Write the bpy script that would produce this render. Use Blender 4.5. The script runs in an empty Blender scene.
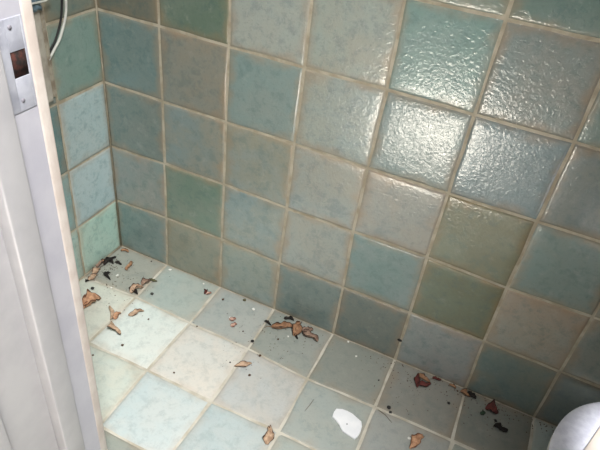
import bpy, bmesh, math, random
import numpy as np
from mathutils import Matrix, Vector
random.seed(7)
S = 0.2                                   # one tile pitch in metres; plan measures below are in tiles
C = bpy.context.scene.collection
sc = bpy.context.scene

# ------------------------------------------------------------------ camera (solved from the tile grid)
F = 563.387
CAM = np.array([5.3057, -5.8581, 6.4138])
R = np.array([[0.9041, 0.4131, 0.1098], [0.3296, -0.5102, -0.7944], [-0.2721, 0.7544, -0.5974]])
u_, s_, v_ = np.linalg.svd(R); R = u_ @ v_
cd = bpy.data.cameras.new('camera'); cam = bpy.data.objects.new('camera', cd); C.objects.link(cam)
M = Matrix(((R[0][0], -R[1][0], -R[2][0], CAM[0]*S), (R[0][1], -R[1][1], -R[2][1], CAM[1]*S),
            (R[0][2], -R[1][2], -R[2][2], CAM[2]*S), (0, 0, 0, 1)))
cam.matrix_world = M
cd.sensor_width = 36; cd.lens = F/600*36; cd.clip_start = 0.01
sc.camera = cam

def ray(u, v): return R.T @ np.array([u-300, v-225, F])
def bp(u, v, ax, val):                    # photo pixel -> point on an axis plane, tiles
    d = ray(u, v); t = (val-CAM[ax])/d[ax]; return CAM+t*d
def fl(u, v, h=0.0): return bp(u, v, 2, h)

# ------------------------------------------------------------------ helpers
def lin(c):
    return tuple(((x/255)/12.92 if x/255 <= .04045 else ((x/255+.055)/1.055)**2.4) for x in c)
def tag(o, label=None, cat=None, group=None, kind=None):
    if label: o['label'] = label
    if cat: o['category'] = cat
    if group: o['group'] = group
    if kind: o['kind'] = kind
    return o
def obj(name, bm, m, parent=None, smooth=True):
    me = bpy.data.meshes.new(name); bm.normal_update(); bm.to_mesh(me); bm.free()
    for x in (m if isinstance(m, (list, tuple)) else [m]): me.materials.append(x)
    if smooth:
        for p in me.polygons: p.use_smooth = True
    o = bpy.data.objects.new(name, me); C.objects.link(o)
    if parent: o.parent = parent
    return o
def empty(name, loc):
    o = bpy.data.objects.new(name, None); C.objects.link(o); o.location = loc; o.empty_display_size = .02
    return o
def add_box(bm, x0, x1, y0, y1, z0, z1, bev=0.0, mi=0):      # tiles
    t = bmesh.new()
    vs = [t.verts.new((x*S, y*S, z*S)) for x in (x0, x1) for y in (y0, y1) for z in (z0, z1)]
    for f in ((0,1,3,2), (4,6,7,5), (0,4,5,1), (2,3,7,6), (0,2,6,4), (1,5,7,3)): t.faces.new([vs[i] for i in f])
    bmesh.ops.recalc_face_normals(t, faces=t.faces[:])
    if bev: bmesh.ops.bevel(t, geom=t.edges[:], offset=bev*S, segments=3, profile=.5, affect='EDGES')
    for f in t.faces: f.material_index = mi
    me = bpy.data.meshes.new('t'); t.to_mesh(me); t.free(); bm.from_mesh(me); bpy.data.meshes.remove(me)
def add_tube(bm, pts, rad, n=8):          # metres; tapered sweep, closed
    pts = [Vector(p) for p in pts]
    rad = rad if isinstance(rad, (list, tuple)) else [rad]*len(pts)
    rings = []
    for i, p in enumerate(pts):
        d = (pts[min(i+1, len(pts)-1)]-pts[max(i-1, 0)]).normalized()
        a = d.cross(Vector((0.31, .17, .93))).normalized(); b = d.cross(a)
        rings.append([bm.verts.new(p+rad[i]*(math.cos(t)*a+math.sin(t)*b)) for t in [2*math.pi*k/n for k in range(n)]])
    for r0, r1 in zip(rings, rings[1:]):
        for k in range(n): bm.faces.new((r0[k], r0[(k+1) % n], r1[(k+1) % n], r1[k]))
    bm.faces.new(rings[0][::-1]); bm.faces.new(rings[-1])

# ------------------------------------------------------------------ materials
def nodes(name):
    m = bpy.data.materials.new(name); m.use_nodes = True
    nt = m.node_tree; b = nt.nodes['Principled BSDF']
    return m, nt, b
def N(nt, t, **k):
    n = nt.nodes.new(t)
    for a, v in k.items():
        if a.startswith('i_'): n.inputs[a[2:].replace('_', ' ')].default_value = v
        else: setattr(n, a, v)
    return n
def noise(nt, vec, scale, detail=4, rough=.55, dist=0.0):
    n = N(nt, 'ShaderNodeTexNoise'); n.inputs['Scale'].default_value = scale; n.inputs['Detail'].default_value = detail
    n.inputs['Roughness'].default_value = rough; n.inputs['Distortion'].default_value = dist
    if vec: nt.links.new(vec, n.inputs['Vector'])
    return n.outputs['Fac']
def ramp(nt, fac, a, b):
    n = N(nt, 'ShaderNodeMapRange'); n.inputs['From Min'].default_value = a; n.inputs['From Max'].default_value = b
    n.interpolation_type = 'SMOOTHSTEP'
    nt.links.new(fac, n.inputs['Value']); return n.outputs['Result']
def math_(nt, op, a, b):
    n = N(nt, 'ShaderNodeMath', operation=op)
    for i, x in enumerate((a, b)):
        if isinstance(x, (int, float)): n.inputs[i].default_value = x
        else: nt.links.new(x, n.inputs[i])
    return n.outputs[0]
def mix(nt, fac, a, b, mode='MIX'):
    n = N(nt, 'ShaderNodeMix', data_type='RGBA', blend_type=mode)
    for i, x in ((0, fac), (6, a), (7, b)):
        if isinstance(x, (int, float)): n.inputs[i].default_value = x
        elif isinstance(x, tuple): n.inputs[i].default_value = (*x, 1)
        else: nt.links.new(x, n.inputs[i])
    return n.outputs[2]
def simple(name, c, rough=.5, c2=None, sc_=30, bump=0.0, bscale=80, spec=.5):
    m, nt, b = nodes(name)
    tc = N(nt, 'ShaderNodeTexCoord').outputs['Object']
    c2 = c2 or tuple(x*.8 for x in c)
    col = mix(nt, ramp(nt, noise(nt, tc, sc_), .35, .65), lin(c), lin(c2))
    nt.links.new(col, b.inputs['Base Color']); b.inputs['Roughness'].default_value = rough
    b.inputs['Specular IOR Level'].default_value = spec
    if bump:
        bn = N(nt, 'ShaderNodeBump'); bn.inputs['Strength'].default_value = bump; bn.inputs['Distance'].default_value = .002
        nt.links.new(noise(nt, tc, bscale), bn.inputs['Height']); nt.links.new(bn.outputs[0], b.inputs['Normal'])
    return m

def tile_mat(name, rough, spec, bumpd, stain, ior=1.5, mott=1.0, bs=110):
    m, nt, b = nodes(name); L = nt.links.new
    tc = N(nt, 'ShaderNodeTexCoord').outputs['Object']
    ca = N(nt, 'ShaderNodeVertexColor', layer_name='glaze').outputs['Color']
    cb = N(nt, 'ShaderNodeVertexColor', layer_name='glaze_two').outputs['Color']
    sd = N(nt, 'ShaderNodeVertexColor', layer_name='seed')
    off = N(nt, 'ShaderNodeVectorMath', operation='MULTIPLY_ADD'); L(sd.outputs['Color'], off.inputs[0])
    off.inputs[1].default_value = (7, 9, 11); L(tc, off.inputs[2])
    v = off.outputs[0]
    n1 = noise(nt, v, 13, 5, .6, .4); n2 = noise(nt, v, 34, 6, .72, .3); n3 = noise(nt, v, 160, 3, .6)
    col = mix(nt, ramp(nt, n1, .33, .67), ca, cb)
    # pooled glaze: dark bluish-green clouds and pale grey clouds
    col = mix(nt, math_(nt, 'MULTIPLY', ramp(nt, n2, .47, .66), .68*mott), col, mix(nt, .5, ca, lin((58, 92, 98))))
    col = mix(nt, math_(nt, 'MULTIPLY', ramp(nt, noise(nt, v, 30, 5, .7), .54, .74), .42*mott), col, mix(nt, .5, cb, lin((196, 196, 186))))
    col = mix(nt, math_(nt, 'MULTIPLY', ramp(nt, n3, .52, .75), .22*mott), col, lin((70, 84, 84)))
    # rusty breaks where the glaze thins at the rim of each tile
    uv = N(nt, 'ShaderNodeUVMap', uv_map='rim').outputs[0]
    sx = N(nt, 'ShaderNodeSeparateXYZ'); L(uv, sx.inputs[0])
    ex = math_(nt, 'ABSOLUTE', math_(nt, 'SUBTRACT', sx.outputs[0], .5), 0); ey = math_(nt, 'ABSOLUTE', math_(nt, 'SUBTRACT', sx.outputs[1], .5), 0)
    e = math_(nt, 'MAXIMUM', ex, ey)
    e2 = math_(nt, 'ADD', e, math_(nt, 'MULTIPLY', math_(nt, 'SUBTRACT', noise(nt, v, 16, 3), .5), .34))
    st = math_(nt, 'MULTIPLY', ramp(nt, e2, .37, .55), stain)
    col = mix(nt, st, col, mix(nt, .5, cb, lin((168, 132, 92))))
    L(col, b.inputs['Base Color'])
    rr = N(nt, 'ShaderNodeMapRange'); rr.inputs['To Min'].default_value = rough-.06; rr.inputs['To Max'].default_value = rough+.1
    L(n2, rr.inputs['Value']); L(rr.outputs[0], b.inputs['Roughness'])
    b.inputs['Specular IOR Level'].default_value = spec; b.inputs['IOR'].default_value = ior
    h = math_(nt, 'ADD', noise(nt, v, bs, 2.5, .55, .5), math_(nt, 'MULTIPLY', noise(nt, v, 20, 2), .9))
    bn = N(nt, 'ShaderNodeBump'); bn.inputs['Strength'].default_value = 1; bn.inputs['Distance'].default_value = bumpd
    L(h, bn.inputs['Height']); L(bn.outputs[0], b.inputs['Normal'])
    return m
MW = tile_mat('wall_tile_glaze', .13, .5, .0008, .75, 1.8, .75, 130)
MF = tile_mat('floor_tile_glaze', .5, .35, .0006, .45, 1.5, .5)
GW = simple('wall_grout', (186, 178, 160), .9, (160, 150, 130), 22, .5, 120, .2)
GF = simple('floor_grout', (202, 198, 186), .9, (176, 169, 153), 18, .5, 120, .2)
PAINT = simple('white_gloss_paint', (180, 179, 182), .35, (171, 170, 174), 14, .15, 60)
PAINT2 = simple('cream_white_paint', (216, 207, 200), .45, (204, 192, 184), 22, .25, 70)
PLATE = simple('painted_metal', (178, 180, 190), .35, (160, 162, 174), 40, .3, 90)
RUST = simple('rusty_recess', (70, 34, 26), .9, (22, 14, 12), 130, .4, 200)
PLASTER = simple('white_plaster', (214, 208, 198), .85, (200, 194, 182), 12, .3, 60)

# ------------------------------------------------------------------ tiled surfaces
def fillet(bm, p, q, r, mi):
    n = len(bm.faces); add_tube(bm, [Vector(p)*S, (Vector(p)+Vector(q))/2*S, Vector(q)*S], r*S, 8); bm.faces.ensure_lookup_table()
    for f in bm.faces[n:]: f.material_index = mi
def wob(seed):
    r = random.Random(seed); k = [(r.uniform(1.5, 6), r.uniform(0, 6.28), r.uniform(.2, .7)) for _ in range(3)]
    return lambda t: sum(a*math.sin(f*t*2+p) for f, p, a in k)
ST = [0, .012, .04, .13, .3, .44, .56, .7, .87, .96, .988, 1]
PR = [0, .72, .95, 1, 1, 1, 1, 1, 1, .95, .72, 0]
def tiled(name, quads, mapf, matl, grout_m, grout_quads, thick, gap, wamp, fillets=()):
    """quads: list of (four corner nodes in plane coordinates, colour a, colour b, gradient angle, tilt); mapf(a, b, h) -> xyz in tiles"""
    bm = bmesh.new()
    la = bm.loops.layers.float_color.new('glaze'); lb = bm.loops.layers.float_color.new('glaze_two'); ls = bm.loops.layers.float_color.new('seed')
    uv = bm.loops.layers.uv.new('rim')
    for qi, (q, ca, cb, ang, tilt) in enumerate(quads):
        g = gap*random.uniform(.85, 1.2)
        cs = [np.array(c, float) for c in q]              # order 00,10,11,01
        ws = [wob(random.random()) for _ in range(4)]
        seed = (random.random(), random.random(), random.random(), 1)
        tx, ty = random.gauss(0, .0026)+tilt[0], random.gauss(0, .0026)+tilt[1]
        grid = []
        for j, t in enumerate(ST):
            row = []
            for i, s in enumerate(ST):
                e0 = g/2+wamp*ws[0](t); e1 = g/2+wamp*ws[1](t); e2 = g/2+wamp*ws[2](s); e3 = g/2+wamp*ws[3](s)
                ss = e0+(1-e0-e1)*s; tt = e2+(1-e2-e3)*t
                p = cs[0]*(1-ss)*(1-tt)+cs[1]*ss*(1-tt)+cs[2]*ss*tt+cs[3]*(1-ss)*tt
                pr = min(PR[i], PR[j])
                # softly rounded corners
                h = -.010+(thick+.010)*pr+(tx*(s-.5)+ty*(t-.5))*(1 if pr > 0 else 0)
                row.append((bm.verts.new(Vector(mapf(p[0], p[1], h))*S), s, t))
            grid.append(row)
        for j in range(len(ST)-1):
            for i in range(len(ST)-1):
                vs = [grid[j][i], grid[j][i+1], grid[j+1][i+1], grid[j+1][i]]
                f = bm.faces.new([v[0] for v in vs]); f.material_index = 0
                for lp, (_, s, t) in zip(f.loops, vs):
                    w = .5+.75*((s-.5)*math.cos(ang)+(t-.5)*math.sin(ang)); w = min(1, max(0, w))
                    a = [x*(1-.55*w)+y*.55*w for x, y in zip(ca, cb)]; b_ = [x*(.45-.45*w)+y*(.55+.45*w) for x, y in zip(ca, cb)]
                    lp[la] = (*a, 1); lp[lb] = (*b_, 1); lp[ls] = seed; lp[uv].uv = (s, t)
    for (a0, a1, b0, b1) in grout_quads:                  # the bed the tiles sit in, a slab behind them
        for pts, in (([(a0, b0, 0), (a1, b0, 0), (a1, b1, 0), (a0, b1, 0)],),):
            t = bmesh.new()
            top = [t.verts.new(Vector(mapf(*p))*S) for p in pts]; bot = [t.verts.new(Vector(mapf(p[0], p[1], -.5))*S) for p in pts]
            t.faces.new(top); t.faces.new(bot[::-1])
            for k in range(4): t.faces.new((top[k], bot[k], bot[(k+1) % 4], top[(k+1) % 4]))
            bmesh.ops.recalc_face_normals(t, faces=t.faces[:])
            for f in t.faces: f.material_index = 1
            me = bpy.data.meshes.new('t'); t.to_mesh(me); t.free(); bm.from_mesh(me); bpy.data.meshes.remove(me)
    for p, q, r in fillets: fillet(bm, p, q, r, 1)
    o = obj(name, bm, [matl, grout_m])
    for p in o.data.polygons:
        if p.material_index == 1 and p.area > .05: p.use_smooth = False
    return o
EW, EF, EL = .80, 1.08, .62
def alb(c, e):
    c = lin(c); l = .3*c[0]+.6*c[1]+.1*c[2]
    return tuple(min(.82, (x*.80+l*.20)/e) for x in c)

X0, H0, LW, FT0, FT = .9732, .9804, .8824, .9202, .9898
gx = lambda i: 0 if i == 0 else X0+(i-1)
gz = lambda j: 0 if j == 0 else H0+(j-1)
MEAS = [(0,1,116.4,200),(1,1,166.6,218),(2,1,221.6,239),(3,1,279.4,263),(4,1,343,287),(5,1,410,312.6),(6,1,484,341),
(0,2,110.6,146),(1,2,164.4,164),(2,2,224,184.4),(3,2,287,208),(4,2,353,231.6),(5,2,427,257),(6,2,507,288),(7,2,592.6,317),
(0,3,104.6,82),(1,3,162.6,101.4),(2,3,226,122),(3,3,294.4,143.6),(4,3,367.6,168),(5,3,448,193.4),(6,3,537,221.6),
(0,4,97.6,9),(1,4,159,26),(2,4,229,46.4),(3,4,304.6,67.6),(4,4,387,89.5),(5,4,474.6,114.5),(6,4,574,142.3),(5,5,506,19.4),
(1,0,167,265),(3,0,274,309),(4,0,333,334),(5,0,395,358.5),(6,0,466,388),(7,0,534,417)]
node = {(i, j): [gx(i), gz(j)] for i in range(0, 13) for j in range(0, 13)}
for i, j, a, b in MEAS:
    p = bp(a, b, 1, 0); node[(i, j)] = [0 if i == 0 else p[0], 0 if j == 0 else p[2]]
# glaze colours read off the photograph, tile by tile: (tone one, tone two, gradient angle)
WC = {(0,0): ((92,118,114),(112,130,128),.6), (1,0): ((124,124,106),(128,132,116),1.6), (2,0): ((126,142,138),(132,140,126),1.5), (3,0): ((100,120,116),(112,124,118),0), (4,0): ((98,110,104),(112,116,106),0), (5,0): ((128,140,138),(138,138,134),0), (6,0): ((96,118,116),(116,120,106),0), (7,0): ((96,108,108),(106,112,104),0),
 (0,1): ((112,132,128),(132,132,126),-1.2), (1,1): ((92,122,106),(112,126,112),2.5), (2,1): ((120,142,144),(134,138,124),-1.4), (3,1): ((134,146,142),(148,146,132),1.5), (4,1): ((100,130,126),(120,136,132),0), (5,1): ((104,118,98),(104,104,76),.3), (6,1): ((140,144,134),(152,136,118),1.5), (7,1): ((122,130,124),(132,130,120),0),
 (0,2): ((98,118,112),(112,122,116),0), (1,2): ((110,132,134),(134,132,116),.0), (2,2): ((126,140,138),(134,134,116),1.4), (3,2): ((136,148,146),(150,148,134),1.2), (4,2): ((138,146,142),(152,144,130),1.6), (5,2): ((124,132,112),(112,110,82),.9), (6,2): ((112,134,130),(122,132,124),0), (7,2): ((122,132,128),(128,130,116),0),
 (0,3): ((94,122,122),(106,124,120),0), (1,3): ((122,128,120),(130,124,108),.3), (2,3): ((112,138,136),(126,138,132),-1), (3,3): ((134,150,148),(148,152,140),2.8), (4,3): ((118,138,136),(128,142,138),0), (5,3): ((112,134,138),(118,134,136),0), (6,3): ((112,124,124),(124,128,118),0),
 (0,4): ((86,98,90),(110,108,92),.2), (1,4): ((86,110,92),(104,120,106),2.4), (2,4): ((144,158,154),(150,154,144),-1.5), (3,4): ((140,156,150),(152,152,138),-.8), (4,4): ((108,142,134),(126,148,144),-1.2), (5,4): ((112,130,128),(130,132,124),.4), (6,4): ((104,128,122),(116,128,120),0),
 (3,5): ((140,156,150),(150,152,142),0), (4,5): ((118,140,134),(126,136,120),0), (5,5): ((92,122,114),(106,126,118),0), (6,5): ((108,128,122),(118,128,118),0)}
PAL = [((112,132,128),(132,132,122)), ((98,122,116),(114,126,116)), ((134,148,144),(146,148,134)), ((106,118,98),(112,112,88)), ((120,138,136),(130,136,126))]
TILT = {(4,3): (0, 0), (5,3): (0, 0)}
quads = []
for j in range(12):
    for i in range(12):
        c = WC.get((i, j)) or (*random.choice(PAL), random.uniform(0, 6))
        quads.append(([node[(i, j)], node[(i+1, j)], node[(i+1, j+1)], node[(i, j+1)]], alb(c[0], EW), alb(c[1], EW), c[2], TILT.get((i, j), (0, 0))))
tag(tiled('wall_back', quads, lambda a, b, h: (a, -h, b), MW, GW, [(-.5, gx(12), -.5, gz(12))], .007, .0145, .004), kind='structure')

LC = {(0,0): ((134,172,160),(146,170,158),0), (0,1): ((134,160,164),(146,164,166),0), (0,2): ((132,156,158),(140,156,156),0), (0,3): ((92,122,112),(104,124,116),0), (0,4): ((80,98,90),(104,106,92),1.5), (1,0): ((134,166,160),(144,164,156),0), (1,1): ((112,144,144),(120,144,142),0), (1,2): ((76,110,112),(92,116,114),0)}
ly = lambda k: 0 if k == 0 else (LW+(k-1) if k < 4 else 3.26)
lq = []
for j in range(12):
    for k in range(4):
        if k == 3: y0, y1 = 2.8824, 3.25
        else: y0, y1 = ly(k), ly(k+1)
        z0 = node[(0, j)][1]; z1 = node[(0, j+1)][1]
        c = LC.get((k, j)) or (*random.choice(PAL), random.uniform(0, 6))
        lq.append(([(y0, z0), (y1, z0), (y1, z1), (y0, z1)], alb(c[0], EL), alb(c[1], EL), c[2], (0, 0)))
tag(tiled('wall_left', lq, lambda a, b, h: (h, -a, b), MW, GW, [(-.0, 4.3, -.5, gz(12))], .007, .0145, .004, [((.006, -.006, 0), (.006, -.006, gz(12)), .014), ((.004, 0, .006), (.004, -3.25, .006), .017)]), kind='structure')

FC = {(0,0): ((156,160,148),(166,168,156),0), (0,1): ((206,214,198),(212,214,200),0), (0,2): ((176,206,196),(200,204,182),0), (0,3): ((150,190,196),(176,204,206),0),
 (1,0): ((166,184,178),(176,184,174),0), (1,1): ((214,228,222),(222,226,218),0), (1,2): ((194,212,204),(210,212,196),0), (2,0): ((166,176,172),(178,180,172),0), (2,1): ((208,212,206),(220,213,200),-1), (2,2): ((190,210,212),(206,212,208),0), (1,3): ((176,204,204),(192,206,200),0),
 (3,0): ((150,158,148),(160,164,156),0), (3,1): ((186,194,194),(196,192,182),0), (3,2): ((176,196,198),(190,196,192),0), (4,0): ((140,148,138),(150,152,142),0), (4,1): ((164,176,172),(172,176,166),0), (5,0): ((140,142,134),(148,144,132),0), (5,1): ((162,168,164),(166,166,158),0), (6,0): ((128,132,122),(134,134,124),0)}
FPAL = [((176,194,190),(190,196,186)), ((164,178,172),(176,180,170)), ((150,160,150),(164,166,156))]
FN = {(1,1): (136,297), (2,1): (190,323), (3,1): (248,349), (4,1): (307,379), (5,1): (375,407), (1,2): (88,343), (2,2): (147,370), (3,2): (211.5,402), (4,2): (279,432), (2,3): (100,426)}
fy = lambda k: 0 if k == 0 else FT0+(k-1)*FT
fnode = {}
for i in range(13):
    for k in range(5):
        fnode[(i, k)] = [node[(i, 0)][0], -fy(k) if k else .010]
        if (i, k) in FN: q = fl(*FN[(i, k)]); fnode[(i, k)] = [q[0], q[1]]
fq = []
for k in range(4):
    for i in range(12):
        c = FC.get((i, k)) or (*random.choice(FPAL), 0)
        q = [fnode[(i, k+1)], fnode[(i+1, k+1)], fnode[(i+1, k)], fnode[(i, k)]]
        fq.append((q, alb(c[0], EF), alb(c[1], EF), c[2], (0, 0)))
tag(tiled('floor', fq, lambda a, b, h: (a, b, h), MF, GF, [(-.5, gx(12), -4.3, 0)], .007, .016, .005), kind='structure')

# rest of the room: front wall with the doorway, right wall, ceiling, the landing outside
JX = 5.3057-2.85; SX = 5.3057-2.74; DR = 6.45; YI = -3.26; YO = -4.26; TOP = 10.8; CEIL = gz(12); XR = gx(12)
bm = bmesh.new()
add_box(bm, -.5, JX-.25, YO, YI, -.5, CEIL); add_box(bm, JX-.25, DR+.2, YO, YI, TOP, CEIL); add_box(bm, DR+.2, XR, YO, YI, -.5, CEIL)
tag(obj('wall_front', bm, PLASTER, smooth=False), kind='structure')
bm = bmesh.new(); add_box(bm, XR, XR+.5, YO, 0, -.5, CEIL); tag(obj('wall_right', bm, PLASTER, smooth=False), kind='structure')
bm = bmesh.new(); add_box(bm, -.5, XR+.5, YO, .5, CEIL, CEIL+.5); tag(obj('ceiling', bm, PLASTER, smooth=False), kind='structure')
LAND = simple('landing_concrete', (190, 186, 178), .8, (170, 166, 158), 10, .2, 40)
bm = bmesh.new(); add_box(bm, -20, 30, -40, -4.3, -.6, -.02); tag(obj('floor_landing', bm, LAND, smooth=False), kind='structure')

# ------------------------------------------------------------------ door frame
bm = bmesh.new()
add_box(bm, JX-.25, JX, YO, YI-.1, 0.0, TOP, .012)               # lining with the rebate
jamb = tag(obj('trim_1', bm, PAINT), kind='structure')
yC, yD, yB = CAM[1]+2.74*.814, CAM[1]+2.74*.737, CAM[1]+2.85*.876
bm = bmesh.new(); add_box(bm, JX-.01, SX, yD, yC, 0.0, TOP, .016); obj('door_stop', bm, PAINT, jamb)
bm = bmesh.new()
xa = JX+.012
add_box(bm, JX-.25, xa, yB, YI, 0.0, TOP, .02); tag(obj('inner_bead', bm, PAINT2, jamb), 'cream painted bead at the inner corner')
yE = CAM[1]+2.85*.562
bm = bmesh.new()
add_box(bm, JX-.6, JX+.03, yE-.2, yE, 0.0, TOP, .014)
obj('architrave', bm, PAINT, jamb)
bm = bmesh.new(); add_box(bm, JX-.02, JX+.005, yC-.02, yB+.005, 0.0, TOP); obj('rebate_lit_face', bm, simple('rebate_lit_paint', (190, 189, 197), .35, (181, 180, 190), 14, .15, 60), jamb, smooth=False)  # rebate strip in a lightened tone, offsetting the shade of the door stop
# strike plate let into the rebate, painted over, with the latch hole
def jr(u, v): q = bp(u, v, 0, JX); return q[1], q[2]
h0, h1 = jr(9.3, 50), jr(20.3, 79)
ha, hb = (jr(9.3, 52)[0]+jr(13, 78)[0])/2, (jr(18.3, 52)[0]+jr(21.5, .5)[0])/2; hz0, hz1 = jr(14, 79)[1], jr(14, 51)[1]
pz0, pz1 = jr(20, 112)[1], jr(9, 17)[1]; pa, pb = min(yC+.004, ha-.006), hb+.014
bm = bmesh.new()
T0, T1 = JX, JX+.011
add_box(bm, T0, T1, pa, ha, pz0, pz1, .003); add_box(bm, T0, T1, hb, pb, pz0, pz1, .003)
add_box(bm, T0, T1, ha, hb, pz0, hz0, .003); add_box(bm, T0, T1, ha, hb, hz1, pz1, .003)
sp = tag(obj('strike_plate', bm, PLATE, jamb), 'paint-covered metal strike plate with a rusty latch hole')
bm = bmesh.new(); add_box(bm, JX-.1, JX+.0065, ha, hb, hz0, hz1); tag(obj('latch_hole', bm, RUST, sp), 'rusty dark latch hole')
for (u, v) in ((8, 27), (22, 100)):
    y, z = jr(u, v); bm = bmesh.new()
    bmesh.ops.create_cone(bm, cap_ends=True, segments=14, radius1=.016*S, radius2=.012*S, depth=.006*S,
                          matrix=Matrix.Translation(Vector((JX+.013, y, z))*S) @ Matrix.Rotation(math.pi/2, 4, 'Y'))
    obj('screw_head', bm, simple('screw', (146, 143, 152), .4), sp)
# right-hand jamb of the doorway
bm = bmesh.new(); add_box(bm, DR, DR+.25, YO, YI, 0.0, TOP, .012)
tag(obj('trim_2', bm, PAINT), kind='structure')
bm = bmesh.new(); add_box(bm, JX, DR, YO, YI, TOP-.22, TOP, .012); tag(obj('trim_3', bm, PAINT), kind='structure')

# ------------------------------------------------------------------ fittings on the left wall
TR = simple('aged_pale_plastic', (196, 190, 178), .6, (170, 160, 148), 34, .5, 60)
e0 = bp(51, 55, 0, 0.03); yR = -LW-.005
bm = bmesh.new()
zb = bp(52.5, 101, 0, 0.03)[2]
add_box(bm, .005, .06, yR-.30, yR-.085, zb, CEIL-.02, .03)
tr = obj('cable_trunking', bm, TR)
tag(tr, 'pale vertical cable trunking on the left wall, partly hidden by the white door frame', 'trunking')
bm = bmesh.new(); add_box(bm, .005, .035, yR-.078, yR-.012, zb+.04, CEIL-.02, .012); obj('side_fillet', bm, simple('fillet', (176, 168, 152), .7, (140, 128, 112), 40), tr)
# crumpled blue-grey wrap around the top of the trunking
bm = bmesh.new(); rr = random.Random(3)
zw0, zw1 = bp(40, 10, 0, .06)[2], bp(40, -14, 0, .06)[2]
rows = []
for a in range(9):
    z = zw0+(zw1-zw0)*a/8; row = []
    for b in range(13):
        t = math.pi*b/12
        row.append(bm.verts.new(Vector((.012+.085*math.sin(t)+rr.uniform(-.01, .012), yR-.19+.15*math.cos(t)+rr.uniform(-.01, .01), z+rr.uniform(-.03, .03)))*S))
    rows.append(row)
for r0, r1 in zip(rows, rows[1:]):
    for b in range(12): bm.faces.new((r0[b], r0[b+1], r1[b+1], r1[b]))
w = obj('plastic_wrap', bm, simple('blue_grey_plastic', (120, 140, 154), .3, (84, 104, 116), 60, .4, 120))
w.modifiers.new('thick', 'SOLIDIFY').thickness = .0008
tag(w, 'crumpled blue-grey plastic wrapped around the pale trunking at top left', 'plastic wrap')
def cable(name, px, off, rad, m, label, cat):
    pts = []
    for k in range(len(px)-1):
        a, b = px[k], px[k+1]
        for s in range(6): pts.append(bp(a[0]+(b[0]-a[0])*s/6, a[1]+(b[1]-a[1])*s/6, 0, off))
    pts.append(bp(*px[-1], 0, off))
    P = [np.array(p) for p in pts]
    for _ in range(6): P = [P[0]]+[(P[i-1]+2*P[i]+P[i+1])/4 for i in range(1, len(P)-1)]+[P[-1]]
    bm = bmesh.new(); add_tube(bm, [Vector(p)*S for p in P], rad); tag(obj(name, bm, m), label, cat)
WCAB = simple('white_cable_sheath', (214, 216, 208), .5, (196, 196, 190), 40)
BSTRAND = simple('black_strand', (26, 27, 28), .6)
cable('cable', [(66, -45), (65.6, -10), (66.3, 10), (65.2, 19), (62.5, 30), (59.5, 40), (55, 48), (51.5, 55), (48.5, 60)], .02, .0034, WCAB, 'thin white cable hanging down the green tiles of the left wall', 'cable')
cable('cable', [(62.3, -45), (62.0, -10), (61.8, 12), (60.6, 22), (58.0, 32), (55.2, 41), (51.2, 48.5), (48.2, 54), (45.5, 59)], .016, .0026, BSTRAND, 'thin black strand left of the white cable on the left wall', 'cable')  # thin black strand following the white cable on its left
cable('cord', [(50, -3), (45, 1.2), (39, 2.2), (31, 4)], .12, .0024, WCAB, 'short whitish cord tied across the blue-grey plastic wrap at top left', 'cord')

# ------------------------------------------------------------------ toilet (only the front of its lid is in the picture)
HT = 2.08; BW = .93
arc = [(551.3,450),(552,440.7),(555.3,430),(561.3,420.7),(568,413.3),(577.3,406.7),(586.7,402.3),(596,399.3),(600,398.8)]
Q = np.array([fl(u, v, HT)[:2] for u, v in arc])
best = None
for cy in np.arange(-2.3, -1.6, .01):
    for a in np.arange(.7, 1.5, .02):
        k = 1-((Q[:, 1]-cy)/BW)**2
        if (k < .0).any(): continue
        cx = Q[:, 0]+a*np.sqrt(k); e = cx.std()
        if best is None or e < best[0]: best = (e, cy, a, cx.mean())
_, TY, TA, TX = best
CER = simple('white_ceramic', (226, 226, 228), .15, (216, 216, 218), 10)
LID = simple('white_lid_plastic', (222, 222, 232), .45, (206, 206, 218), 60, .35, 160)
def oval(n=48, k=1.0, tail=1.15):          # front half ellipse, straight sides to the hinge
    pts = []
    for i in range(n+1):
        t = math.pi/2+math.pi*i/n; pts.append((TX+TA*k*math.cos(t), TY+BW*k*math.sin(t)))
    pts += [(TX+tail, TY-BW*k*.86), (TX+tail, TY+BW*k*.86)]
    return pts
def loft(bm, rings, cap=True):
    vs = [[bm.verts.new(Vector((x, y, z))*S) for x, y in pts] for pts, z in rings]
    n = len(vs[0])
    for r0, r1 in zip(vs, vs[1:]):
        for k in range(n): bm.faces.new((r0[k], r0[(k+1) % n], r1[(k+1) % n], r1[k]))
    if cap: bm.faces.new(vs[0][::-1]); bm.faces.new(vs[-1])
    bmesh.ops.recalc_face_normals(bm, faces=bm.faces[:])
toi = empty('toilet', (TX*S, TY*S, .002)); tag(toi, 'white toilet with its lid closed in the dark right corner', 'toilet')
def tpart(name, rings, m, parent=toi):
    bm = bmesh.new(); loft(bm, rings); bmesh.ops.translate(bm, verts=bm.verts[:], vec=-toi.location if parent is toi else Vector())
    return obj(name, bm, m, parent)
sh = lambda k, dx: [(x+dx, y) for x, y in oval(k=k)]
tpart('bowl', [(sh(.62, .25), .012), (sh(.62, .25), .15), (sh(.56, .3), .5), (sh(.66, .22), 1.0), (sh(.86, .1), 1.5), (sh(.955, .03), 1.8), (sh(.96, .03), 1.87), (sh(.93, .03), 1.9)], CER)
tpart('seat', [(sh(.97, .01), 1.905), (sh(.995, 0), 1.92), (sh(.998, 0), 1.955), (sh(.985, 0), 1.975)], simple('seat_plastic', (222, 218, 208), .4))
tpart('lid', [(sh(.985, .0), 1.98), (sh(1.0, 0), 1.99), (sh(1.0, 0), 2.03), (sh(.985, 0), 2.055), (sh(.95, .005), 2.07), (sh(.85, .01), HT), (sh(.4, .03), HT+.005)], LID)
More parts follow.
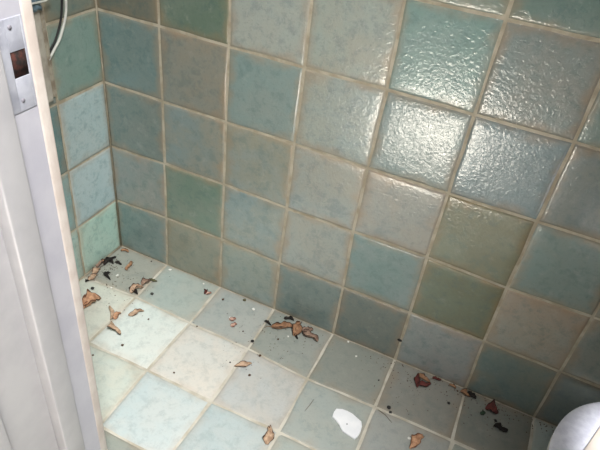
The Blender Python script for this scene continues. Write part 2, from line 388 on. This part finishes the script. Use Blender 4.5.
bm = bmesh.new(); add_box(bm, TX+1.2, TX+2.1, TY-.95, TY+.95, 1.9, 3.9, .08); add_box(bm, TX+1.15, TX+2.15, TY-1, TY+1, 3.9, 4.05, .05)
bmesh.ops.translate(bm, verts=bm.verts[:], vec=-toi.location); obj('cistern', bm, CER, toi)
bm = bmesh.new(); add_box(bm, TX+.7, TX+2.0, TY-.45, TY+.45, .012, 1.92, .08)
bmesh.ops.translate(bm, verts=bm.verts[:], vec=-toi.location); obj('foot', bm, CER, toi)
# cream board lying on the lid
p0, p1 = fl(584.3, 450, HT+.05), fl(600, 427, HT+.05); d = (p1-p0)/np.linalg.norm(p1-p0); nrm = np.array([d[1], -d[0], 0])
a = p0-d*.55; b = p0+d*.62
bm = bmesh.new(); cs = [a, b, b+nrm*.62, a+nrm*.62]
loft(bm, [([(c[0], c[1]) for c in cs], HT+.008), ([(c[0], c[1]) for c in cs], HT+.05)])
bmesh.ops.bevel(bm, geom=bm.edges[:], offset=.006*S, segments=2, affect='EDGES')
tag(obj('board', bm, simple('cream_board', (206, 195, 184), .6, (198, 185, 172), 20), smooth=False), 'small cream board lying on the closed toilet lid', 'board')

# ------------------------------------------------------------------ dry leaves and litter on the floor
def leafmat(name, c1, c2, c3):
    m, nt, b = nodes(name)
    tc = N(nt, 'ShaderNodeTexCoord').outputs['Object']; uv = N(nt, 'ShaderNodeUVMap', uv_map='leaf').outputs[0]
    sx = N(nt, 'ShaderNodeSeparateXYZ'); nt.links.new(uv, sx.inputs[0])
    col = mix(nt, ramp(nt, noise(nt, tc, 90, 5, .6), .35, .68), lin(c1), lin(c2))
    ed = math_(nt, 'ABSOLUTE', math_(nt, 'SUBTRACT', sx.outputs[1], .5), 0)
    e2 = math_(nt, 'ADD', ed, math_(nt, 'MULTIPLY', math_(nt, 'SUBTRACT', noise(nt, tc, 120, 3), .5), .3))
    col = mix(nt, ramp(nt, e2, .36, .47), col, lin(c3))
    wv = N(nt, 'ShaderNodeTexWave', bands_direction='DIAGONAL'); wv.inputs['Scale'].default_value = 5; wv.inputs['Distortion'].default_value = 1.5
    nt.links.new(uv, wv.inputs['Vector'])
    bn = N(nt, 'ShaderNodeBump'); bn.inputs['Strength'].default_value = .6; bn.inputs['Distance'].default_value = .0012
    nt.links.new(math_(nt, 'ADD', wv.outputs['Fac'], noise(nt, tc, 140)), bn.inputs['Height']); nt.links.new(bn.outputs[0], b.inputs['Normal'])
    nt.links.new(col, b.inputs['Base Color']); b.inputs['Roughness'].default_value = .75
    return m
L_OR = leafmat('orange_brown_leaf', (208, 164, 130), (168, 124, 94), (104, 66, 46))
L_TN = leafmat('tan_leaf', (200, 172, 146), (160, 130, 106), (64, 46, 36))
L_BR = leafmat('brown_leaf', (170, 130, 98), (134, 98, 72), (44, 30, 24))
L_GR = leafmat('grey_brown_leaf', (160, 134, 116), (122, 98, 84), (44, 32, 28))
L_DK = leafmat('black_leaf', (40, 34, 30), (24, 20, 18), (16, 13, 12))
L_RD = leafmat('red_brown_leaf', (112, 54, 48), (78, 36, 32), (40, 18, 16))
L_PK = leafmat('pink_pale_leaf', (206, 176, 160), (166, 112, 94), (84, 42, 34))
STEM = {L_OR: simple('stem_brown', (120, 80, 50), .8), L_DK: simple('stem_black', (26, 22, 20), .8)}
HB = .0025                                 # tile faces stand 2 mm above the floor's bed
GRP = 'dry leaves on the floor'
def leaf(base, tip, w_cm, roll, arch, m, label, kind='dry_leaf', stem=0.0, side=0.0, prof=.8, seed=None, cat='leaf', grp=GRP, lift=0.0, twist=0.0):
    """base, tip: photo pixels on the floor; roll: how far the blade curls up across its width (rad); arch: lengthwise"""
    r = random.Random(seed if seed is not None else hash(label) % 9999)
    r = random.Random(sum(ord(ch) for ch in label)*7 + (seed or 0))
    a = fl(*base)*S; b = fl(*tip)*S; d = Vector(b-a); L = d.length; d.normalize(); nx = Vector((-d.y, d.x, 0)); up = Vector((0, 0, 1))
    W = w_cm*1.35/100/2; NU, NV = 15, 11
    ph = [r.uniform(0, 6) for _ in range(4)]
    P = []
    for i in range(NU):
        u = i/(NU-1); wd = W*max(.05, math.sin(math.pi*min(1, max(0, .04+.94*u**prof)))**.5)*(1+.16*math.sin(9*u+ph[0])+.10*math.sin(21*u+ph[3]))
        row = []
        ro = roll*1.25*(1+.3*math.sin(4*u+ph[1]))
        tw = twist*(u-.5)
        for j in range(NV):
            v = -1+2*j/(NV-1)+side*0
            if abs(ro) > .05:
                R_ = 1/ro; y = math.sin(v*ro+side)*R_-math.sin(side)*R_; z = (1-math.cos(v*ro+side))*R_-(1-math.cos(side))*R_
            else: y, z = v, 0
            y, z = y*wd, z*wd
            y, z = y*math.cos(tw)-z*math.sin(tw), y*math.sin(tw)+z*math.cos(tw)
            z += arch*L*math.sin(math.pi*u)+.16*W*math.sin(8*u+3*v+ph[2])*abs(v)+.07*W*math.sin(19*u-5*v+ph[0])
            y += .16*W*math.sin(7*u+ph[3])
            row.append(Vector((u*L, y, z)))
        P.append(row)
    zmin = min(p.z for row in P for p in row)
    o3 = Vector(((a+b)/2).tolist()); bm = bmesh.new(); uvl = bm.loops.layers.uv.new('leaf')
    mid = Vector((a[0], a[1], 0)); org = Vector((o3.x, o3.y, HB))
    V = [[bm.verts.new(mid+d*p.x+nx*p.y+up*(p.z-zmin+.0006+lift)+Vector((0, 0, HB))-org) for p in row] for row in P]
    for i in range(NU-1):
        for j in range(NV-1):
            f = bm.faces.new((V[i][j], V[i+1][j], V[i+1][j+1], V[i][j+1]))
            for lp, (ii, jj) in zip(f.loops, ((i, j), (i+1, j), (i+1, j+1), (i, j+1))): lp[uvl].uv = (ii/(NU-1), jj/(NV-1))
    sp0 = V[0][NV//2].co.copy()
    o = obj(kind, bm, m); o.location = org; o.modifiers.new('thick', 'SOLIDIFY').thickness = .0005
    tag(o, label, cat, grp)
    if stem:
        bm = bmesh.new()
        add_tube(bm, [sp0+d*.006, sp0+Vector((0, 0, .001)), sp0-d*stem*.5*.01+Vector((0, 0, .002-sp0.z*.3))+nx*.002, sp0-d*stem*.01+Vector((0, 0, .0014-sp0.z))], [.0011, .0010, .0009, .0007], 6)
        obj('stem', bm, STEM.get(m) or STEM[L_OR], o)
    return o
def bit(px, size_mm, m, label, name, cat, grp=None, seed=0, flat=.5, elong=1.0, ang=0.0):
    r = random.Random(seed+int(px[0]*13+px[1])); bm = bmesh.new()
    bmesh.ops.create_icosphere(bm, subdivisions=2, radius=size_mm/2000)
    for v in bm.verts: v.co *= r.uniform(.72, 1.2)
    bmesh.ops.transform(bm, verts=bm.verts[:], matrix=Matrix.Rotation(ang, 4, 'Z') @ Matrix.Diagonal((elong, 1, flat, 1)))
    zm = min(v.co.z for v in bm.verts)
    q = fl(*px)*S; bmesh.ops.translate(bm, verts=bm.verts[:], vec=(0, 0, -zm))
    o = obj(name, bm, m); o.location = (q[0], q[1], HB-.0002); return tag(o, label, cat, grp)
def twig(px, rad_mm, m, label, name='twig', cat='twig', grp=None):
    pts = [Vector((fl(*p)*S).tolist())+Vector((0, 0, HB+rad_mm/1000*(1 if i % 2 else 1.4))) for i, p in enumerate(px)]
    bm = bmesh.new(); add_tube(bm, pts, [rad_mm/1000*(1 if 0 < i < len(pts)-1 else .6) for i in range(len(pts))], 7)
    return tag(obj(name, bm, m), label, cat, grp)

# near the left corner and the door frame
leaf((82, 307), (101, 299), 4.4, .9, .14, L_OR, 'large crumpled orange-brown leaf lying beside the white door frame', stem=.8)
leaf((83, 311), (93, 303), 1.8, 1.3, .12, L_OR, 'small folded orange-brown leaf tucked against the lower left of the large crumpled one')
leaf((112, 321), (110, 308), 2.0, -1.6, .12, L_TN, 'curled tan leaf with a dark upright edge on the floor grout near the door frame', side=-.5)
leaf((114, 320), (120, 313), 1.6, .7, .10, L_OR, 'small tan leaf fragment leaning on the right of the curled tan leaf')
leaf((111, 325.5), (121, 337), 2.4, -1.5, .16, L_TN, 'crescent-shaped tan leaf with a black underside below the floor grout line', side=-.6, stem=.5)
leaf((128.5, 316.5), (144, 311.5), 1.5, .8, .06, L_TN, 'slim pale tan leaf lying alone right of the two curled leaves')
leaf((130, 293), (143, 287), 2.5, 1.2, .10, L_TN, 'tan leaf with a dark pointed lower tip on the grout line near the corner')
leaf((129.5, 288.5), (138, 295), 1.2, 1.2, .05, L_DK, 'narrow black leaf sliver under the tan leaf with the dark tip')
leaf((142, 286), (151, 281), 2.0, 1.2, .12, L_GR, 'grey-brown curled leaf beside a green stub on the grout line')
leaf((149, 280.5), (157, 282.5), .9, 1.0, .04, leafmat('green_brown_leaf', (104, 104, 70), (80, 78, 52), (50, 44, 32)), 'small greenish leaf stub right of the grey-brown curled leaf')
leaf((127, 272), (133, 263.5), 1.9, -1.5, .14, L_BR, 'brown crescent leaf standing on edge alone near the back wall corner', side=.6)
leaf((121, 251), (129, 252.5), 1.2, .9, .06, L_BR, 'flat brown leaf in the very corner of the two tiled walls')
leaf((97, 268), (104, 261), 2.0, 1.3, .08, L_GR, 'brown leaf leaning at the foot of the left wall')
leaf((104, 266), (116, 258), 1.9, 1.5, .10, L_DK, 'black ragged leaf in the middle of the corner pile', stem=.6)
leaf((108, 259), (113, 265), 1.3, 1.4, .08, L_DK, 'black leaf scrap crossing the ragged black leaf in the corner pile')
leaf((115, 262.5), (121.5, 265.5), 1.0, 1.0, .05, L_DK, 'small dark leaf tip at the right end of the corner pile')
leaf((104, 273), (110, 281), 1.3, 1.4, .06, L_DK, 'black forked leaf lying just below the corner pile')
leaf((110, 273), (105, 277), .9, 1.2, .06, L_DK, 'short black leaf prong across the forked black leaf')
leaf((93, 275), (100, 269), 1.9, 1.0, .06, L_TN, 'tan leaf below the brown leaf at the foot of the left wall')
leaf((89, 281), (97, 276), 1.8, .8, .05, L_TN, 'pale tan leaf nearest the door frame along the foot of the left wall')
leaf((100, 262), (107, 264), 1.6, 1.0, .06, L_BR, 'brown leaf at the upper left of the corner pile')
leaf((85.5, 282.8), (89, 281), .9, 1.0, .05, L_DK, 'tiny dark leaf scrap beside the door frame at the foot of the left wall')
twig([(90, 279), (96, 272), (102, 267)], 1.0, STEM[L_DK], 'thin black twig along the foot of the left wall')
# along the back wall
leaf((206.5, 290.5), (205, 295), 1.3, 1.3, .08, L_RD, 'dark red leaf scrap on the grout line a little way out from the back wall')
leaf((206, 295.3), (211.5, 293.5), 1.1, .9, .08, L_PK, 'pale pinkish leaf scrap touching the dark red one')
leaf((229, 321), (236, 320), 1.2, 1.0, .08, L_PK, 'upper of two small pinkish-brown leaves in the middle of a floor tile')
leaf((231, 327.5), (237, 325), 1.3, 1.0, .08, L_PK, 'lower of two small pinkish-brown leaves in the middle of a floor tile')
leaf((271.5, 328.5), (293, 328), 2.9, 1.25, .02, L_BR, 'long rolled brown leaf, leftmost of the big leaves by the back wall', stem=2.2)
leaf((264.5, 321.5), (271, 326), .9, 1.0, .03, L_DK, 'dark pointed leaf tip at the left end of the long rolled brown leaf')
leaf((294, 337), (300, 323.5), 2.9, 1.1, .08, L_BR, 'upright brown leaf with a black edge between the two big leaves by the back wall')
leaf((292, 328), (297, 340), 1.1, 1.3, .04, L_DK, 'black curled leaf strip in front of the upright brown leaf')
leaf((302, 333), (317.5, 342.5), 2.6, 1.2, .06, L_GR, 'grey-brown leaf with a dark lower edge, rightmost of the big leaves by the back wall')
leaf((301, 332), (313, 331), 1.8, .9, .10, L_GR, 'pale grey-brown leaf behind the rightmost big leaf by the back wall')
leaf((284, 319), (294, 321), 1.3, 1.2, .06, L_DK, 'black leaf at the foot of the back wall above the big leaves')
leaf((235.5, 367.5), (252, 364.5), 1.7, 1.3, .03, L_TN, 'rolled tan leaf on the floor grout in the middle of the floor', stem=.4)
leaf((270.5, 427.5), (267.5, 445.5), 2.0, .95, .03, L_TN, 'teardrop tan leaf with a dark rim at the bottom of the picture', stem=.5, prof=1.4)
leaf((409, 449), (422, 436), 2.4, 1.3, .05, L_OR, 'orange-brown rolled leaf at the bottom edge right of the white shard')
leaf((416.5, 388), (417, 374), 1.5, 1.4, .05, L_RD, 'dark red-brown leaf strip standing left in the folded triangle by the back wall')
leaf((416, 387), (431, 385), 1.6, 1.2, .05, L_RD, 'dark red-brown leaf strip lying along the bottom of the folded triangle')
leaf((418, 375), (429, 383.5), 1.5, .6, .06, L_BR, 'brown leaf closing the folded triangle on its right')
leaf((460, 392), (470, 398), 1.7, 1.1, .06, L_BR, 'brown leaf at the foot of the back wall left of the red leaf')
leaf((467, 393), (475, 400), 1.6, 1.3, .07, L_DK, 'black leaf at the foot of the back wall left of the red leaf')
leaf((485, 408), (498, 413), 3.0, 1.0, .08, L_RD, 'curled dull red leaf near the back wall left of the toilet')
leaf((493, 427), (507, 433), 1.9, 1.3, .06, L_DK, 'black leaf between the dull red leaf and the toilet')
leaf((480, 415), (485, 413), 1.0, 1.0, .06, leafmat('dull_green_leaf', (54, 76, 56), (40, 58, 44), (28, 36, 28)), 'small dull green leaf scrap just left of the red leaf')
leaf((432, 379), (441, 381), .9, .8, .05, L_RD, 'thin red-brown leaf scrap right of the folded triangle')
leaf((449, 385), (456, 389), .9, .9, .05, L_BR, 'small brown scrap at the wall foot between the triangle and the black leaf')

BLK = simple('black_grit', (24, 24, 26), .6, (40, 38, 36), 200)
WHT = simple('white_chip', (240, 240, 236), .6, (226, 224, 216), 90)
BRN = simple('brown_grit', (94, 70, 50), .8, (64, 48, 36), 150)
bit((92.7, 289.7), 11, BLK, 'round black pebble above the large crumpled orange-brown leaf', 'pebble', 'pebble', flat=.7)
bit((152, 295), 10, BLK, 'round black pebble right of the leaves on the grout line', 'pebble', 'pebble', flat=.7)
bit((148.6, 320), 6, BRN, 'tiny brown pebble in the middle of the second floor tile from the corner', 'pebble', 'pebble')
bit((122.5, 346), 8, BRN, 'small brown pebble below the crescent-shaped leaf', 'pebble', 'pebble')
bit((93, 356), 6, BRN, 'tiny speck of grit close to the door frame', 'grit', 'grit')
bit((174, 373.5), 6, BRN, 'tiny brown grit speck alone on the brightest floor tile', 'grit', 'grit')
for px, s, l in (((117.5, 276), 8, 'white chip of paint right of the forked black leaf'), ((111.5, 288.5), 6, 'white paint chip left of the tan leaf with the dark tip'), ((170, 270.5), 9, 'white paint chip on the grout line at the back wall'),
                 ((203.5, 284.5), 6, 'white paint chip at the foot of the back wall above the dark red scrap'), ((253.5, 310), 10, 'white paint chip near the back wall left of the big leaves'), ((348, 342.5), 6, 'white paint chip by the back wall right of the big leaves'),
                 ((356, 357), 6, 'white paint chip a little out from the back wall in the shade'), ((408.8, 439), 8, 'white paint chip touching the orange-brown rolled leaf'), ((288, 337), 5, 'white paint chip in front of the long rolled leaf'), ((230, 318), 5, 'white speck above the two pinkish leaves')):
    bit(px, s, WHT, l, 'paint_chip', 'paint chip', 'white paint chips', flat=.35, elong=1.3, ang=px[0])
for px, s, m, l in (((223, 300.3), 8, BRN, 'brown crumb between the dark red scrap and the back wall'), ((244.5, 301), 11, simple('olive_grit', (92, 88, 62), .8), 'olive crumb touching the foot of the back wall'), ((252.3, 342.2), 10, BLK, 'black crumb on the grout line below the long rolled leaf'),
                    ((260, 356.5), 9, BRN, 'brown crumb below the black one in the middle of the floor'), ((249.5, 376), 8, BRN, 'brown crumb below the rolled tan leaf'), ((388.6, 408.4), 11, BLK, 'upper of two touching black pebbles right of the white shard'),
                    ((390.2, 413), 8, BLK, 'lower of two touching black pebbles right of the white shard'), ((378.5, 381), 5, BLK, 'dark speck on the shaded tile above the two black pebbles'), ((448.3, 404), 9, BLK, 'black crumb on the tile right of the folded triangle'),
                    ((495, 421.5), 9, BLK, 'black crumb between the red leaf and the black leaf'), ((278, 340), 6, BRN, 'brown speck below the long rolled leaf'), ((151.5, 262), 5, BLK, 'dark speck at the foot of the back wall near the corner'),
                    ((197, 327), 5, BRN, 'brown speck on the grout crossing left of the pinkish leaves'), ((243, 332), 5, BRN, 'brown speck on the tile beside the pinkish leaves'), ((230, 363), 5, BLK, 'dark speck left of the rolled tan leaf')):
    bit(px, s, m, l, 'crumb', 'crumb', 'crumbs of dirt on the floor')
TW = simple('grey_twig', (120, 112, 98), .8, (96, 88, 76), 60)
twig([(304.5, 412), (309, 406.5), (313.5, 400.5)], .9, TW, 'short straight grey twig left of the white shard', grp=None)
twig([(378, 410.5), (385, 415.5), (391.5, 423.5)], 1.0, TW, 'thin brown twig under the two black pebbles', grp=None)
bm = bmesh.new(); rc = random.Random(11)
def scatter(cx, cy, sx, sy, n, smax):
    for _ in range(n):
        p = fl(rc.gauss(cx, sx), rc.gauss(cy, sy))
        if p[0] < .04 or p[1] > -.03: continue
        t = bmesh.new(); bmesh.ops.create_icosphere(t, subdivisions=1, radius=rc.uniform(.0006, smax))
        for v in t.verts: v.co *= rc.uniform(.7, 1.3)
        bmesh.ops.transform(t, verts=t.verts[:], matrix=Matrix.Translation((p[0]*S, p[1]*S, .0021)) @ Matrix.Rotation(rc.uniform(0, 6), 4, 'Z') @ Matrix.Diagonal((1.7, 1, .6, 1)))
        me = bpy.data.meshes.new('t'); t.to_mesh(me); t.free(); bm.from_mesh(me); bpy.data.meshes.remove(me)
scatter(108, 268, 10, 8, 110, .0016); scatter(125, 285, 20, 14, 60, .0012); scatter(290, 338, 22, 12, 50, .0013); scatter(255, 350, 30, 18, 40, .0011)
for k in range(14): scatter(380+k*13, 361+k*5.1, 8, 5, 14, .0016)
scatter(400, 390, 25, 14, 40, .0013); scatter(495, 415, 22, 12, 50, .0015)
tag(obj('dirt_crumbs', bm, BRN), 'fine brown dirt crumbs strewn over the tiled floor', 'dirt', kind='stuff')
# dark slug-like fleck on the wall grout
bm = bmesh.new(); bmesh.ops.create_icosphere(bm, subdivisions=2, radius=.0055)
bmesh.ops.transform(bm, verts=bm.verts[:], matrix=Matrix.Diagonal((1.3, .5, .8, 1)))
q = bp(399.7, 340, 1, -.012); o = obj('mud_fleck', bm, BLK); o.location = Vector(q.tolist())*S+Vector((0, -.001, 0))
tag(o, 'small black fleck stuck in the wall grout above the floor', 'fleck')
# white ceramic shard
sh_px = [(336,410),(342,410.4),(347,412.3),(352,415),(357,419.5),(361,423),(361.6,428),(360,434),(357.5,438),(354.4,440.4),(349,437),(345.5,434.6),(342,432),(340,428.5),(339,426),(335.5,421.5),(332,418),(333.4,413.5)]
cen = fl(347, 425)
bm = bmesh.new(); rings = []
pl = [fl(u, v)[:2] for u, v in sh_px]
loft(bm, [([(x, y) for x, y in pl], .014), ([(x, y) for x, y in pl], .034), ([(cen[0]+(x-cen[0])*.96, cen[1]+(y-cen[1])*.96) for x, y in pl], .040)])
bmesh.ops.translate(bm, verts=bm.verts[:], vec=-Vector((cen[0]*S, cen[1]*S, 0)))
sd = obj('tile_shard', bm, simple('white_shard_face', (246, 247, 250), .5, (238, 240, 244), 30), smooth=False); sd.location = (cen[0]*S, cen[1]*S, 0)
tag(sd, 'broken flat white shard lying on the floor near the bottom of the picture', 'shard')
bm = bmesh.new(); q = fl(347, 424, .041)
bmesh.ops.create_cone(bm, cap_ends=True, segments=10, radius1=.0022, radius2=.0018, depth=.0008, matrix=Matrix.Translation((q[0]*S-cen[0]*S, q[1]*S-cen[1]*S, .0410*S)))
obj('dimple', bm, simple('grey_dimple', (150, 152, 156), .7), sd)

# ------------------------------------------------------------------ light
w = bpy.data.worlds.new('world'); sc.world = w; w.use_nodes = True
bg = w.node_tree.nodes['Background']; bg.inputs[0].default_value = (.86, .93, 1, 1); bg.inputs[1].default_value = .16
def area(name, loc, to, sx, sy, e, col):
    l = bpy.data.lights.new(name, 'AREA'); l.shape = 'RECTANGLE'; l.size = sx*S; l.size_y = sy*S; l.energy = e; l.color = col
    o = bpy.data.objects.new(name, l); C.objects.link(o); o.location = Vector(loc)*S
    o.rotation_euler = (Vector(to)-Vector(loc)).to_track_quat('-Z', 'Y').to_euler(); return o
area('window_light', (7.5, -6.8, 14), (2.5, -1.8, 0), 3.5, 3.5, 138, (1, .98, .95))
area('jamb_fill', (.6, -6.6, 7.5), (2.6, -3.8, 5), 1.2, 1.2, 3.2, (1, .95, .92))  # added fill light, no such lamp seen, brightens the jamb's outward faces
tl = bpy.data.lights.new('lid_fill_spot', 'SPOT'); tl.energy = 440; tl.spot_size = math.radians(13); tl.spot_blend = .8; tl.shadow_soft_size = .03; tl.color = (.97, .98, 1)  # added narrow spot with no visible source, brightens just the toilet lid
to = bpy.data.objects.new('lid_fill_spot', tl); C.objects.link(to); to.location = Vector((8.4, -2.3, 11.2))*S
to.rotation_euler = (Vector((7.75, -2.0, 2))-Vector((8.4, -2.3, 11.2))).to_track_quat('-Z', 'Y').to_euler()
sl = bpy.data.lights.new('sun_patch_light', 'SPOT'); sl.energy = 33000; sl.spot_size = math.radians(7.7); sl.spot_blend = .4; sl.shadow_soft_size = .05; sl.color = (1, .97, .92)
so = bpy.data.objects.new('sun_patch_light', sl); C.objects.link(so); so.location = Vector((4.0, -20, 22))*S
so.rotation_euler = (Vector((3.75, -8.4, 0))-Vector((4.0, -20, 22))).to_track_quat('-Z', 'Y').to_euler()

vs = sc.view_settings; vs.view_transform = 'Standard'; vs.look = 'None'; vs.gamma = 1; vs.exposure = 0.0; vs.use_curve_mapping = False
